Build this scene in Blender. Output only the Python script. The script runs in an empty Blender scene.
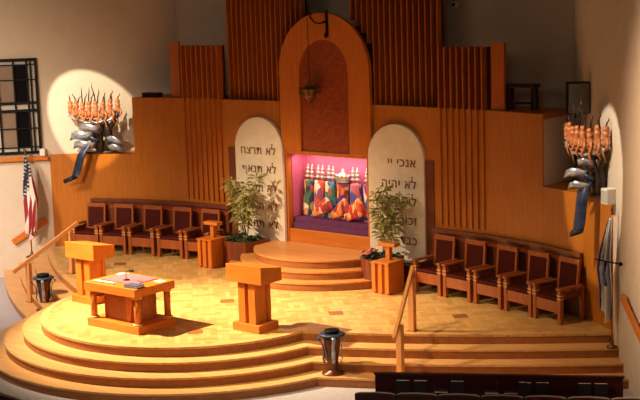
import bpy, bmesh, math, random
from mathutils import Vector, Matrix
random.seed(7)
PI = math.pi
sc = bpy.context.scene
C = sc.collection

# ------------------------------------------------------------------ materials
def lin(c):
    return tuple(((v/12.92) if v <= .04045 else ((v+.055)/1.055)**2.4) for v in c)
def rgb(r, g, b):
    return lin((r/255, g/255, b/255)) + (1,)
def base_mat(name, col, rough=.5, metal=0, spec=.5, coat=0):
    m = bpy.data.materials.new(name); m.use_nodes = True
    b = m.node_tree.nodes['Principled BSDF']
    b.inputs['Base Color'].default_value = col
    b.inputs['Roughness'].default_value = rough
    b.inputs['Metallic'].default_value = metal
    b.inputs['Specular IOR Level'].default_value = spec
    b.inputs['Coat Weight'].default_value = coat
    return m
def noisy(name, c1, c2, scale=(3, 3, 3), nscale=4, rough=.5, metal=0, detail=6, bump=0, spec=.5, dist=0, coat=0, pos=(.3, .7)):
    m = base_mat(name, c1, rough, metal, spec, coat); t = m.node_tree; N = t.nodes; L = t.links
    b = N['Principled BSDF']
    tc = N.new('ShaderNodeTexCoord'); mp = N.new('ShaderNodeMapping'); mp.inputs['Scale'].default_value = scale
    nz = N.new('ShaderNodeTexNoise'); nz.inputs['Scale'].default_value = nscale; nz.inputs['Detail'].default_value = detail
    nz.inputs['Distortion'].default_value = dist
    cr = N.new('ShaderNodeValToRGB'); e = cr.color_ramp.elements
    e[0].position = pos[0]; e[1].position = pos[1]; e[0].color = c1; e[1].color = c2
    L.new(tc.outputs['Object'], mp.inputs['Vector']); L.new(mp.outputs['Vector'], nz.inputs['Vector'])
    L.new(nz.outputs['Fac'], cr.inputs['Fac']); L.new(cr.outputs['Color'], b.inputs['Base Color'])
    if bump:
        bp = N.new('ShaderNodeBump'); bp.inputs['Strength'].default_value = bump; bp.inputs['Distance'].default_value = .02
        L.new(nz.outputs['Fac'], bp.inputs['Height']); L.new(bp.outputs['Normal'], b.inputs['Normal'])
    return m
def wood(name, c1, c2, axis='z', rough=.38, s=1.0, coat=0.0):
    sv = {'z': (9*s, 9*s, .7*s), 'x': (.7*s, 9*s, 9*s), 'y': (9*s, .7*s, 9*s)}[axis]
    return noisy(name, c1, c2, sv, 2.2, rough, 0, 8, 0.06, .4, .6, coat)

M = {}
M['facade'] = wood('facade_wood', rgb(170, 98, 22), rgb(188, 112, 30), 'z', .42)
M['oak'] = wood('oak_wood', rgb(190, 104, 34), rgb(208, 122, 44), 'x', .35)
M['oakz'] = wood('oak_wood_upright', rgb(184, 100, 30), rgb(202, 116, 40), 'z', .35)
M['step'] = wood('step_wood', rgb(206, 150, 92), rgb(226, 174, 112), 'x', .4, .6)
M['arkstep'] = wood('ark_step_wood', rgb(198, 128, 66), rgb(216, 148, 84), 'x', .4, .6)
M['railwood'] = wood('rail_wood', rgb(196, 130, 74), rgb(214, 148, 88), 'z', .4)
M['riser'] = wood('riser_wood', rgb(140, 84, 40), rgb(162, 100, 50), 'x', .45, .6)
M['slat'] = wood('slat_wood', rgb(166, 84, 20), rgb(182, 98, 26), 'z', .4)
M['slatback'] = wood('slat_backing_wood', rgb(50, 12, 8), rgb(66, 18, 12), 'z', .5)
M['redwood'] = noisy('red_brown_wood', rgb(98, 44, 24), rgb(124, 60, 32), (6, 6, 1), 3, .4, 0, 6, .05)
M['carved'] = noisy('carved_wood', rgb(128, 52, 16), rgb(156, 74, 26), (1, 1, 1), 14, .55, 0, 3, .22, .25)
M['chairwood'] = wood('chair_wood', rgb(146, 74, 32), rgb(166, 90, 42), 'z', .35)
M['maroon'] = noisy('maroon_upholstery', rgb(66, 18, 14), rgb(80, 24, 18), (1, 1, 1), 30, .7, 0, 3, .05, .12)
M['pew'] = noisy('dark_maroon_wood', rgb(46, 16, 18), rgb(62, 22, 22), (.6, 6, 6), 3, .45, 0, 6, 0, .2)
M['seatback'] = noisy('seat_plastic', rgb(58, 26, 28), rgb(68, 32, 34), (1, 1, 1), 4, .4)
M['wall'] = noisy('cream_plaster', rgb(206, 190, 172), rgb(212, 197, 180), (1, 1, 1), 3, .85, 0, 4, .03, .2)
M['floor'] = noisy('grey_terrazzo', rgb(168, 162, 168), rgb(184, 178, 184), (1, 1, 1), 12, .45, 0, 4)
M['stone'] = noisy('tablet_stone', rgb(222, 210, 192), rgb(232, 221, 205), (1, 1, 1), 6, .7, 0, 4, .03)
M['letter'] = base_mat('bronze_letter', rgb(132, 84, 46), .5, .1)
M['black'] = base_mat('black_iron', rgb(8, 8, 8), .6, .0, .2)
M['darkmetal'] = noisy('dark_bronze', rgb(48, 38, 34), rgb(86, 70, 60), (1, 1, 1), 9, .4, .6, 4, .2)
M['urnbody'] = noisy('red_bronze', rgb(62, 38, 34), rgb(116, 66, 48), (3, 3, 1), 6, .3, .5, 4, .1)
M['steel'] = noisy('polished_steel', rgb(120, 130, 150), rgb(210, 214, 222), (1, 1, 3), 5, .3, .55)
M['blueribbon'] = noisy('blue_grey_metal', rgb(34, 44, 66), rgb(64, 78, 108), (1, 1, 2), 4, .4, .3)
M['copper'] = noisy('copper_brown', rgb(168, 92, 50), rgb(214, 142, 90), (2, 2, 2), 9, .5, .2, 4, .3)
M['brass'] = noisy('antique_brass', rgb(92, 60, 30), rgb(132, 92, 48), (2, 2, 2), 8, .45, .6)
M['silver'] = noisy('silver_filigree', rgb(170, 164, 154), rgb(214, 208, 198), (1, 1, 1), 30, .3, .5, 3, .3)
M['white'] = base_mat('white_paint', rgb(225, 222, 216), .5)
M['pink'] = noisy('pink_lining', rgb(206, 96, 132), rgb(214, 108, 142), (1, 1, 1), 8, .8)
M['purple'] = noisy('purple_velvet', rgb(84, 34, 84), rgb(106, 46, 100), (1, 1, 1), 8, .75)
M['paper'] = base_mat('paper', rgb(236, 226, 206), .7)
M['redcloth'] = noisy('rose_cloth', rgb(192, 84, 96), rgb(204, 98, 108), (1, 1, 1), 20, .85)
M['bookblue'] = base_mat('slate_blue_cover', rgb(70, 82, 112), .5)
M['bookblack'] = base_mat('dark_book_cover', rgb(30, 28, 34), .5)
M['leaf'] = noisy('bamboo_leaf', rgb(126, 126, 66), rgb(180, 174, 104), (1, 1, 1), 5, .6)
M['darkleaf'] = noisy('dark_leaf', rgb(34, 52, 34), rgb(62, 82, 50), (1, 1, 1), 6, .5)
M['stem'] = noisy('cane', rgb(118, 104, 58), rgb(148, 128, 74), (1, 1, 1), 6, .6)
M['soil'] = noisy('soil', rgb(44, 32, 24), rgb(64, 48, 34), (1, 1, 1), 20, .9)
M['flower'] = base_mat('pink_flower', rgb(196, 120, 126), .7)
M['panetan'] = noisy('tan_glass', rgb(122, 100, 86), rgb(138, 116, 100), (1, 1, 1), 3, .3)
M['panedark'] = base_mat('dark_glass', rgb(16, 15, 18), .15)
M['panepale'] = noisy('pale_glass', rgb(170, 164, 160), rgb(190, 182, 176), (1, 1, 1), 3, .3)
M['grey'] = base_mat('grey_panel', rgb(122, 118, 118), .5)
M['plate'] = noisy('dark_inlay', rgb(138, 84, 44), rgb(150, 94, 52), (3, 3, 3), 4, .4)

def parquet():
    m = base_mat('parquet', (1, 1, 1, 1), .33); t = m.node_tree; N = t.nodes; L = t.links
    tc = N.new('ShaderNodeTexCoord')
    def bricks(rz):
        mp = N.new('ShaderNodeMapping'); mp.inputs['Rotation'].default_value = (0, 0, rz)
        br = N.new('ShaderNodeTexBrick'); br.inputs['Scale'].default_value = 1.0
        br.inputs['Brick Width'].default_value = .42; br.inputs['Row Height'].default_value = .105
        br.inputs['Mortar Size'].default_value = .003; br.inputs['Mortar Smooth'].default_value = .3
        br.inputs['Color1'].default_value = rgb(226, 180, 112); br.inputs['Color2'].default_value = rgb(196, 144, 80)
        br.inputs['Mortar'].default_value = rgb(176, 124, 70); br.inputs['Bias'].default_value = -.1
        L.new(tc.outputs['Object'], mp.inputs['Vector']); L.new(mp.outputs['Vector'], br.inputs['Vector'])
        return br
    a = bricks(PI/4); b = bricks(-PI/4)
    ck = N.new('ShaderNodeTexChecker'); ck.inputs['Scale'].default_value = 2.38
    mp = N.new('ShaderNodeMapping'); mp.inputs['Rotation'].default_value = (0, 0, PI/4)
    L.new(tc.outputs['Object'], mp.inputs['Vector']); L.new(mp.outputs['Vector'], ck.inputs['Vector'])
    mx = N.new('ShaderNodeMixRGB')
    L.new(ck.outputs['Fac'], mx.inputs['Fac']); L.new(a.outputs['Color'], mx.inputs['Color1']); L.new(b.outputs['Color'], mx.inputs['Color2'])
    nz = N.new('ShaderNodeTexNoise'); nz.inputs['Scale'].default_value = 3; nz.inputs['Detail'].default_value = 5
    L.new(tc.outputs['Object'], nz.inputs['Vector'])
    m2 = N.new('ShaderNodeMixRGB'); m2.blend_type = 'MULTIPLY'; m2.inputs['Fac'].default_value = .22
    L.new(mx.outputs['Color'], m2.inputs['Color1']); L.new(nz.outputs['Fac'], m2.inputs['Color2'])
    L.new(m2.outputs['Color'], N['Principled BSDF'].inputs['Base Color'])
    return m
M['parquet'] = parquet()
def vcol(name, rough=.8):
    m = base_mat(name, (1, 1, 1, 1), rough); t = m.node_tree
    a = t.nodes.new('ShaderNodeAttribute'); a.attribute_name = 'pattern'
    t.links.new(a.outputs['Color'], t.nodes['Principled BSDF'].inputs['Base Color'])
    return m
M['flagcloth'] = vcol('printed_flag_cloth')
def mantle_mat(name, cols, scale, seed):
    m = base_mat(name, cols[0], .75); t = m.node_tree; N = t.nodes; L = t.links
    tc = N.new('ShaderNodeTexCoord'); mp = N.new('ShaderNodeMapping'); mp.inputs['Location'].default_value = (seed, seed*.7, seed*.3)
    mp.inputs['Scale'].default_value = (1, 1, .55); mp.inputs['Rotation'].default_value = (0, .5, 0)
    vo = N.new('ShaderNodeTexVoronoi'); vo.inputs['Scale'].default_value = scale
    cr = N.new('ShaderNodeValToRGB'); cr.color_ramp.interpolation = 'CONSTANT'
    sp = N.new('ShaderNodeSeparateColor')
    el = cr.color_ramp.elements
    while len(el) < len(cols): el.new(.5)
    for i, c in enumerate(cols):
        el[i].position = i/len(cols); el[i].color = c
    L.new(tc.outputs['Object'], mp.inputs['Vector']); L.new(mp.outputs['Vector'], vo.inputs['Vector'])
    L.new(vo.outputs['Color'], sp.inputs['Color']); L.new(sp.outputs['Red'], cr.inputs['Fac'])
    L.new(cr.outputs['Color'], N['Principled BSDF'].inputs['Base Color'])
    return m

# ------------------------------------------------------------------ mesh builder
class MB:
    def __init__(s): s.v = []; s.f = []; s.sm = []; s.X = Matrix()
    def at(s, loc=(0, 0, 0), rz=0, rx=0, ry=0):
        s.X = Matrix.Translation(loc) @ Matrix.Rotation(rz, 4, 'Z') @ Matrix.Rotation(ry, 4, 'Y') @ Matrix.Rotation(rx, 4, 'X'); return s
    def add(s, vs, fs, smooth=False):
        o = len(s.v); s.v += [tuple(s.X @ Vector(p)) for p in vs]
        for f in fs: s.f.append(tuple(i+o for i in f)); s.sm.append(smooth)
        return s
    def bx(s, x0, x1, y0, y1, z0, z1):
        v = [(x0,y0,z0),(x1,y0,z0),(x1,y1,z0),(x0,y1,z0),(x0,y0,z1),(x1,y0,z1),(x1,y1,z1),(x0,y1,z1)]
        return s.add(v, [(3,2,1,0),(4,5,6,7),(0,1,5,4),(1,2,6,5),(2,3,7,6),(3,0,4,7)])
    def prism(s, poly, a, b, ax='z', smooth=False):
        n = len(poly)
        g = {'z': lambda p, h: (p[0], p[1], h), 'y': lambda p, h: (p[0], h, p[1]), 'x': lambda p, h: (h, p[0], p[1])}[ax]
        s.add([g(p, a) for p in poly] + [g(p, b) for p in poly], [tuple(range(n-1, -1, -1)), tuple(range(n, 2*n))])
        o = len(s.v)-2*n
        for i in range(n):
            j = (i+1) % n; s.f.append((o+i, o+j, o+n+j, o+n+i)); s.sm.append(smooth)
        return s
    def tube(s, pts, r, n=8, flat=1.0):
        pts = [Vector(p) for p in pts]; rs = r if isinstance(r, (list, tuple)) else [r]*len(pts)
        vs = []; fs = []; up = None
        for i, p in enumerate(pts):
            d = (pts[min(i+1, len(pts)-1)]-pts[max(i-1, 0)]).normalized()
            if up is None: up = Vector((0, 0, 1)) if abs(d.z) < .9 else Vector((1, 0, 0))
            a = d.cross(up)
            if a.length < 1e-4: a = d.cross(Vector((0, 1, 0)))
            a.normalize(); b = a.cross(d).normalized(); up = b
            for k in range(n):
                t = 2*PI*k/n; vs.append(p + a*math.cos(t)*rs[i] + b*math.sin(t)*rs[i]*flat)
        m = len(pts)
        for i in range(m-1):
            for k in range(n):
                fs.append((i*n+k, i*n+(k+1) % n, (i+1)*n+(k+1) % n, (i+1)*n+k))
        s.add(vs, fs, True)
        o = len(s.v)-n*m
        s.f.append(tuple(o+k for k in range(n-1, -1, -1))); s.sm.append(False)
        s.f.append(tuple(o+(m-1)*n+k for k in range(n))); s.sm.append(False)
        return s
    def lathe(s, prof, n=20, sx=1, sy=1, c=(0, 0, 0)):
        vs = []; fs = []
        for r, z in prof:
            for k in range(n):
                t = 2*PI*k/n; vs.append((c[0]+r*sx*math.cos(t), c[1]+r*sy*math.sin(t), c[2]+z))
        m = len(prof)
        for i in range(m-1):
            for k in range(n): fs.append((i*n+k, i*n+(k+1) % n, (i+1)*n+(k+1) % n, (i+1)*n+k))
        s.add(vs, fs, True); o = len(s.v)-n*m
        s.f.append(tuple(o+k for k in range(n-1, -1, -1))); s.sm.append(False)
        s.f.append(tuple(o+(m-1)*n+k for k in range(n))); s.sm.append(False)
        return s
    def ribbon(s, pts, w, th=.012, wd=(0, 1, 0)):
        """a bent strip of metal: centre line pts, width w along wd"""
        pts = [Vector(p) for p in pts]; wd = Vector(wd).normalized(); vs = []
        for i, p in enumerate(pts):
            d = (pts[min(i+1, len(pts)-1)]-pts[max(i-1, 0)]).normalized(); nn = d.cross(wd).normalized()
            for a, b in ((-1, -1), (1, -1), (1, 1), (-1, 1)): vs.append(p + wd*w/2*a + nn*th/2*b)
        fs = []
        for i in range(len(pts)-1):
            for k in range(4): fs.append((i*4+k, i*4+(k+1) % 4, i*4+4+(k+1) % 4, i*4+4+k))
        e = (len(pts)-1)*4; fs += [(3, 2, 1, 0), (e, e+1, e+2, e+3)]
        return s.add(vs, fs, True)
    def build(s, name, mat, parent=None, bevel=0, origin=None, kind=None):
        me = bpy.data.meshes.new(name)
        v = s.v
        if origin is not None: v = [(a-origin[0], b-origin[1], c-origin[2]) for a, b, c in v]
        me.from_pydata(v, [], s.f); me.update()
        bm = bmesh.new(); bm.from_mesh(me); bmesh.ops.recalc_face_normals(bm, faces=bm.faces); bm.to_mesh(me); bm.free()
        me.polygons.foreach_set('use_smooth', s.sm)
        me.materials.append(mat)
        o = bpy.data.objects.new(name, me); C.objects.link(o)
        if origin is not None: o.location = origin
        if parent: o.parent = parent
        if kind: o['kind'] = kind
        if bevel:
            b = o.modifiers.new('bevel', 'BEVEL'); b.width = bevel; b.segments = 2; b.limit_method = 'ANGLE'; b.angle_limit = .7
        return o
def tag(o, label, cat, group=None):
    o['label'] = label; o['category'] = cat
    if group: o['group'] = group
    return o
def thing(name, label, cat, loc=(0, 0, 0), rz=0, group=None):
    o = bpy.data.objects.new(name, None); C.objects.link(o); o.empty_display_size = .2
    o.location = loc; o.rotation_euler = (0, 0, rz); return tag(o, label, cat, group)
def dup(root, loc, rz, label, group=None):
    r = root.copy(); C.objects.link(r); r.location = loc; r.rotation_euler = (0, 0, rz); r['label'] = label
    if group: r['group'] = group
    for ch in list(root.children):
        c = ch.copy(); C.objects.link(c); c.parent = r
        for g in list(ch.children):
            d = g.copy(); C.objects.link(d); d.parent = c
    return r
def arc(cx, cy, r, a0, a1, n=24):
    return [(cx+r*math.cos(a0+(a1-a0)*i/n), cy+r*math.sin(a0+(a1-a0)*i/n)) for i in range(n+1)]

# ------------------------------------------------------------------ setting
FCP = [(0, 0), (1.3, -.02), (2.7, -.1), (4.05, -.2), (5.39, -.48), (6.42, -.89), (7.3, -1.48)]
def FC(x):                      # y of the curved wooden wall's face
    x = abs(x)
    for (a, b), (c, d) in zip(FCP, FCP[1:]):
        if x <= c: return b+(d-b)*(x-a)/(c-a)
    return -1.48
def strip(xs, off0, off1):      # plan polygon following the face
    return [(x, FC(x)+off0) for x in xs] + [(x, FC(x)+off1) for x in reversed(xs)]
ZF = -.66
MB().add([(-26, -30, ZF), (30, -30, ZF), (30, 3, ZF), (-26, 3, ZF)], [(0, 1, 2, 3)]).build('floor', M['floor'], kind='structure')
# hall walls
MB().bx(-5.6, 5.6, .92, 1.1, ZF, 9).build('wall_back', M['wall'], kind='structure')
WD = Vector((.65, -.76)).normalized()
for sg, nm in ((-1, 'wall_left'), (1, 'wall_right')):
    a = Vector((7.3, -1.5))-WD*3.17; b = a+WD*29; n = Vector((.76, .65)).normalized()*.2
    q = [(sg*p.x, p.y) for p in (a, b, b+n, a+n)]
    MB().prism(q, ZF, 9).build(nm, M['wall'], kind='structure')
# curved wooden wall in front of the plaster one
def xs(a, b, n=16): return [a+(b-a)*i/n for i in range(n+1)]
fw = MB()
for sg in (-1, 1):
    fw.prism([(x, FC(x)) for x in xs(sg*1.3, sg*5.39)] + [(sg*5.39, .7), (sg*1.3, .9)], 0, 3.5)
    fw.prism([(sg*5.39, FC(5.39))] + [(sg*x, FC(x)) for x in (5.8, 6.1, 6.42, 6.8, 7.28)] + [(sg*5.42, .66), (sg*5.39, .66)], 0, 2.19)
fw.bx(-1.3, 1.3, 0, .9, 2.46, 3.5)
fw.build('wall_sanctuary', M['facade'], kind='structure')
for sg in (-1, 1):
    MB().bx(*sorted((sg*5.392, sg*5.4)), FC(5.39)+.03, .66, 2.195, 3.4).build('trim_5', M['wall'], kind='structure')
tb = MB()
for sg in (-1, 1):
    tb.prism(strip(xs(sg*1.3, sg*2.74, 4), -.025, -.002), .0, 2.46)
tb.build('trim_1', M['redwood'], kind='structure')
# platform and its steps
R0, CY, TR, RI = 2.894, -4.043, .335, .165
def wing(x, k):
    x = abs(x); y = -5.2755+.2069*x+.03918*x*x; sl = .2069+.0784*x
    return y - k*TR*math.sqrt(1+sl*sl)
def outline(k):
    r = R0+TR*k; xr = 0
    x = 2.0
    while x < r:
        yc = CY-math.sqrt(max(r*r-x*x, 0))
        if yc > wing(x, k): xr = x; break
        x += .002
    if not xr: xr = r
    X1 = 7.35+.3*k
    right = [(X1+(xr-X1)*i/24, wing(X1+(xr-X1)*i/24, k)) for i in range(25)]
    a = math.atan2(wing(xr, k)-CY, xr)
    ar = arc(0, CY, r, a, -PI-a, 64)[1:-1]
    left = [(-p[0], p[1]) for p in reversed(right)]
    return right + ar + left
def tier(k):
    o = outline(k)
    back = [(x, FC(x)+.02) for x in xs(-7.28, 7.28, 28)] if k == 0 else [(-7.3-.3*k, -1.2), (-5, -1.5), (5, -1.5), (7.3+.3*k, -1.2)]
    return o + back, o
for k in range(4):
    poly, front = tier(k); z = -RI*k
    nm = 'platform' if k == 0 else 'step'
    top = MB(); n = len(poly)
    # tread boards overhang the riser by a small nosing
    if k == 0: MB().prism(poly, z-.035, z).build('floor_platform', M['parquet'], kind='structure')
    else: MB().prism(poly, z-.035, z).build('step_tread', M['step'], kind='structure')
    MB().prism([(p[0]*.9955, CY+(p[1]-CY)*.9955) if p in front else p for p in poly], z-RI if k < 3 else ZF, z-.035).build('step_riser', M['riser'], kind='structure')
# a slim wooden border along the parquet's curved edge
bd = MB(); o0 = outline(0)
inn = [(p[0]*.965, CY+(p[1]-CY)*.965+.04) for p in o0]
vs = [(x, y, .004) for x, y in o0] + [(x, y, .004) for x, y in inn]; n = len(o0)
bd.add(vs, [(i, i+1, n+i+1, n+i) for i in range(n-1)]).build('trim_2', M['step'], kind='structure')
# steps up to the ark
def half(r, n=40): return arc(0, -.02, r, PI, 2*PI, n)
for i, (r, z) in enumerate(((2.17, .165), (1.9, .33), (1.62, .495))):
    MB().prism(half(r), z-.03, z, smooth=False).build('ark_step_tread', M['arkstep'], kind='structure')
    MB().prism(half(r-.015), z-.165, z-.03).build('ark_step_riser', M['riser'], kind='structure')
plx = MB()
for sg in (-1, 1): plx.bx(*sorted((sg*1.32, sg*2.6)), -.3, -.03, 0, .36)
plx.build('trim_3', M['redwood'], kind='structure')

# ------------------------------------------------------------------ slat screens
def fins(x0, x1, n, y0, y1, z0, z1, w, mb, follow=False):
    for i in range(n):
        x = x0+(x1-x0)*i/(n-1); oy = FC(x) if follow else 0
        mb.bx(x-w/2, x+w/2, oy+y0, oy+y1, z0, z1)
for sg, side in ((-1, 'left'), (1, 'right')):
    t = thing('slat_screen', 'tall screen of upright wooden slats rising past the %s side of the arch' % side, 'slat screen', (sg*1.76, 0, 3.5), 0, 'tall slat screens')
    m = MB()
    for i in range(16):
        x = .66+.141*i; z0 = 0 if x > 1.22 else 4.16+math.sqrt(1.22**2-x*x)-3.5+.0
        m.bx(sg*(x-1.76)-.013, sg*(x-1.76)+.013, .03, .17, z0, 3.6)
    m.build('slats', M['slat'], t)
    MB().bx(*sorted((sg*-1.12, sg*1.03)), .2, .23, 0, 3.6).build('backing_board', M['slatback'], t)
    t = thing('slat_screen', 'low screen of upright wooden slats ending in a post, %s of the tall slats' % side, 'slat screen', (sg*3.45, FC(3.45), 1.2), 0, 'low slat screens')
    m = MB()
    for i in range(8):
        x = 2.93+.147*i
        m.bx(sg*x-3.45*sg-.014, sg*x-3.45*sg+.014, FC(x)-FC(3.45)-.04, FC(x)-FC(3.45)-.003, .02, 2.3); m.bx(sg*x-3.45*sg-.014, sg*x-3.45*sg+.014, FC(x)-FC(3.45)-.07, FC(x)-FC(3.45)+.1, 2.303, 3.48)
    m.build('slats', M['slat'], t)
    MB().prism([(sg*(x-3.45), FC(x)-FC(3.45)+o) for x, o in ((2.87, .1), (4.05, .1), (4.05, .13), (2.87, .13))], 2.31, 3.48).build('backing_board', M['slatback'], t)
    MB().bx(*sorted((sg*(4.11-3.45), sg*(4.4-3.45))), -.02, .05, 2.31, 3.56).build('end_post', M['slat'], t, .006)

# ------------------------------------------------------------------ the ark
ark = thing('ark', 'wooden holy ark with arched surround and open lit cabinet of scrolls', 'ark', (0, 0, .495))
zb = .495
def ring_arch(ro, ri, zc, z0, y0, y1):
    o = arc(0, zc, ro, 0, PI, 40); i = arc(0, zc, ri, PI, 0, 40)
    poly = [(ro, z0)] + o + [(-ro, z0), (-ri, z0)] + i + [(ri, z0)]
    return poly
m = MB(); m.prism(ring_arch(1.2, .65, 4.16-zb, 2.47-zb, 0, 0), -.1, -.004, 'y'); m.build('arch_surround', M['oakz'], ark, .008)
m = MB(); m.prism([(.65, 2.47-zb)] + arc(0, 4.16-zb, .65, 0, PI, 30) + [(-.65, 2.47-zb)], -.05, -.004, 'y'); m.build('carved_panel', M['carved'], ark)
# frame round the opening
m = MB()
m.bx(-1.29, -1.07, -.09, .05, .0, 1.97); m.bx(1.07, 1.29, -.09, .05, .0, 1.97)
m.bx(-1.07, 1.07, -.09, .05, 1.9, 1.97); m.build('frame', M['oakz'], ark, .006)
MB().bx(-1.07, 1.07, -.075, .0, .0, .28).build('base_panel', M['oak'], ark, .005)
m = MB(); m.bx(-1.07, 1.07, .47, .49, .28, 1.9); m.bx(-1.07, -1.055, .05, .47, .28, 1.9); m.bx(1.055, 1.07, .05, .47, .28, 1.9)
m.bx(-1.07, 1.07, .05, .47, 1.88, 1.9); m.build('lining', M['pink'], ark)
m = MB(); m.bx(-1.055, 1.055, 0, .47, .28, .4); m.bx(-1.055, 1.055, .04, .47, .4, .52); m.build('shelf', M['purple'], ark, .006)
# scrolls
def hexc(s): return rgb(int(s[0:2], 16), int(s[2:4], 16), int(s[4:6], 16))
pal = [['4a7256', 'cc9a50', 'c84a3a', 'f0e4d0', '2e3a5a'], ['f0e8dc', '7a6aa8', 'd0583c', 'e8dcc8', '9a4a6a'], ['3f7a6c', 'b85648', '3c4a9a', 'e8d8b0', '5a9ad0'],
       ['b24840', '4a3a8a', 'e07a3c', '8a2a4a', 'e8b04a'], ['4a5aa8', 'd8d4e0', '7a86c0', '3a3a6a', 'c86a7a'], ['3a4a8a', 'e8e0d8', 'c8405a', '5a78b0', 'e0c8a0']]
desc = ['green and orange', 'cream and violet', 'teal and red', 'crimson and purple', 'blue and silver-grey', 'dark blue and white']
def finial(mb, x, y, z, h=.3):
    s = h/.3
    mb.lathe([(.012, -.02), (.016, 0), (.05*s, .03*s), (.05*s, .06*s), (.018, .08*s), (.046*s, .11*s), (.046*s, .145*s), (.016, .165*s), (.036*s, .19*s), (.034*s, .22*s), (.012, .24*s), (.02, .27*s), (.003, .31*s)], 10, 1, 1, (x, y, z))
    for k in range(5):
        a = k*2*PI/5
        mb.lathe([(.002, -.02), (.012, -.012), (.012, .008), (.002, .014)], 6, 1, 1, (x+.058*s*math.cos(a), y+.058*s*math.sin(a), z+.04*s))
for i, x in enumerate((-.86, -.55, -.24, .09, .46, .83)):
    crown = i == 3
    where = ['leftmost in the ark', 'second from left in the ark', 'third from left in the ark', 'under the silver crown', 'right of the crowned scroll', 'rightmost, half behind the tablet'][i]
    t = thing('torah_scroll', 'Torah scroll in %s mantle, %s' % (desc[i], where), 'scroll', (x, .335, zb+.522), 0, 'Torah scrolls in the ark')
    t.rotation_euler = (0, (.07, .05, .03, .02, -.02, -.03)[i], 0)
    m = MB(); m.lathe([(.165, 0), (.163, .02), (.15, .25), (.145, .6), (.14, .74), (.13, .775), (.06, .785)], 24, 1, .72); m.build('mantle', mantle_mat('mantle_cloth_%d' % i, [hexc(c) for c in pal[i]], 11, i*3.1), t)
    m = MB(); m.lathe([(.165, 0), (.168, .0), (.168, .035), (.163, .035)], 24, 1.01, .74); m.build('mantle_hem', M['redcloth' if i % 2 else 'purple'], t)
    if crown:
        m = MB(); m.lathe([(.15, .78), (.155, .8), (.15, .85), (.17, .9), (.165, .92), (.12, .95), (.04, 1.0), (.045, 1.03), (.01, 1.08)], 20, 1, .7)
        for k in range(10):
            a = k*PI/5; m.lathe([(.003, 0), (.025, .015), (.025, .04), (.003, .06)], 6, 1, 1, (.165*math.cos(a), .12*math.sin(a), .9))
        m.build('crown', M['silver'], t)
    for sx in (-1, 1):
        if crown: continue
        m = MB(); m.tube([(sx*.058, 0, .75), (sx*.058, 0, .82)], .018); m.build('roller', M['oakz'], t)
        m = MB(); finial(m, sx*.058, 0, .82, .3); m.build('finial', M['silver'], t)
op = [['e8783c', 'f0a050', 'd84a2c', 'f6c890', 'c83c3c'], ['e08a4a', 'c84a4a', 'f0b070', '8a2a4a', 'e8683c'], ['d8603c', 'f0d0b0', 'a83a4a', 'e89a5a', 'c8403a']]
for i, (x, lean, w) in enumerate(((.58, 0, .2), (.2, 0, .17), (-.3, 0, .15))):
    t = thing('torah_scroll', ['small scroll in orange flowered mantle leaning low at the right of the ark', 'small scroll in orange-red mantle leaning below the crowned scroll', 'small scroll in rust mantle leaning before the teal scroll'][i], 'scroll', (x-.18, .125, zb+.545), 0, 'small leaning scrolls')
    m = MB().at((-.08, 0, .05), 0, .0, 1.0); m.lathe([(.03, 0), (w*.45, .01), (w*.62, .15), (w*.85, .32), (w, .5), (w*.96, .515), (.04, .52)], 18, 1, .5); m.build('mantle', mantle_mat('small_mantle_%d' % i, [hexc(c) for c in op[i]], 11, i*5.3+20), t)
    m = MB().at((-.08, 0, .05), 0, 0, 1.0); m.lathe([(.012, -.07), (.03, -.05), (.02, -.02), (.025, .0)], 8); m.build('roller', M['silver'], t)

# ------------------------------------------------------------------ tablets with Hebrew lines
def hebrew(line, x_right, z, h, parent, y, mat):
    for word in line.split(' '):
        cu = bpy.data.curves.new('letters', 'FONT'); cu.body = word[::-1]; cu.size = h*(1.2 if x_right < .55 and line.count('א') < 9 else 1.2); cu.extrude = .008; cu.offset = .002; cu.align_x = 'RIGHT'; cu.space_character = 1.12
        tmp = bpy.data.objects.new('tmp', cu); C.objects.link(tmp); bpy.context.view_layer.update()
        me = bpy.data.meshes.new_from_object(tmp.evaluated_get(bpy.context.evaluated_depsgraph_get())); wd = tmp.dimensions.x; bpy.data.objects.remove(tmp)
        me.transform(Matrix.Translation((x_right, y, z)) @ Matrix.Rotation(PI/2, 4, 'X')); me.materials.clear(); me.materials.append(mat)
        o = bpy.data.objects.new('lettering', me); C.objects.link(o); o.parent = parent
        x_right -= wd + h*.62
LET = {-1: [(2.35, 'לא תרצח'), (1.95, 'לא תנאף'), (1.54, 'לא תגנב'), (1.14, 'לא תענה'), (.75, 'לא תחמד')],
       1: [(2.31, 'אנכי יי'), (1.88, 'לא יהיה'), (1.54, 'לא תשא'), (1.15, 'זכור'), (.75, 'כבד')]}
for sg, cx in ((-1, -1.82), (1, 1.85)):
    t = thing('stone_tablet', 'tall round-topped stone tablet with Hebrew lines, %s of the ark' % ('left' if sg < 0 else 'right'), 'tablet', (cx, -.02, .37), 0, 'stone tablets beside the ark')
    w = .69; zt = 3.15-.37
    MB().prism([(w, 0)] + arc(0, zt-w, w, 0, PI, 36) + [(-w, 0)], -.14, -.02, 'y').build('slab', M['stone'], t, .015)
    for z, s in LET[sg]:
        hebrew(s, .5, z-.37, .2, t, -.143, M['letter'])
        if s.startswith('לא'):
            MB().at((.4, -.143, z-.37+.22), 0, PI/2).lathe([(.004, -.01), (.018, -.008), (.018, .008), (.004, .01)], 8).build('vowel_point', M['letter'], t)

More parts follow.
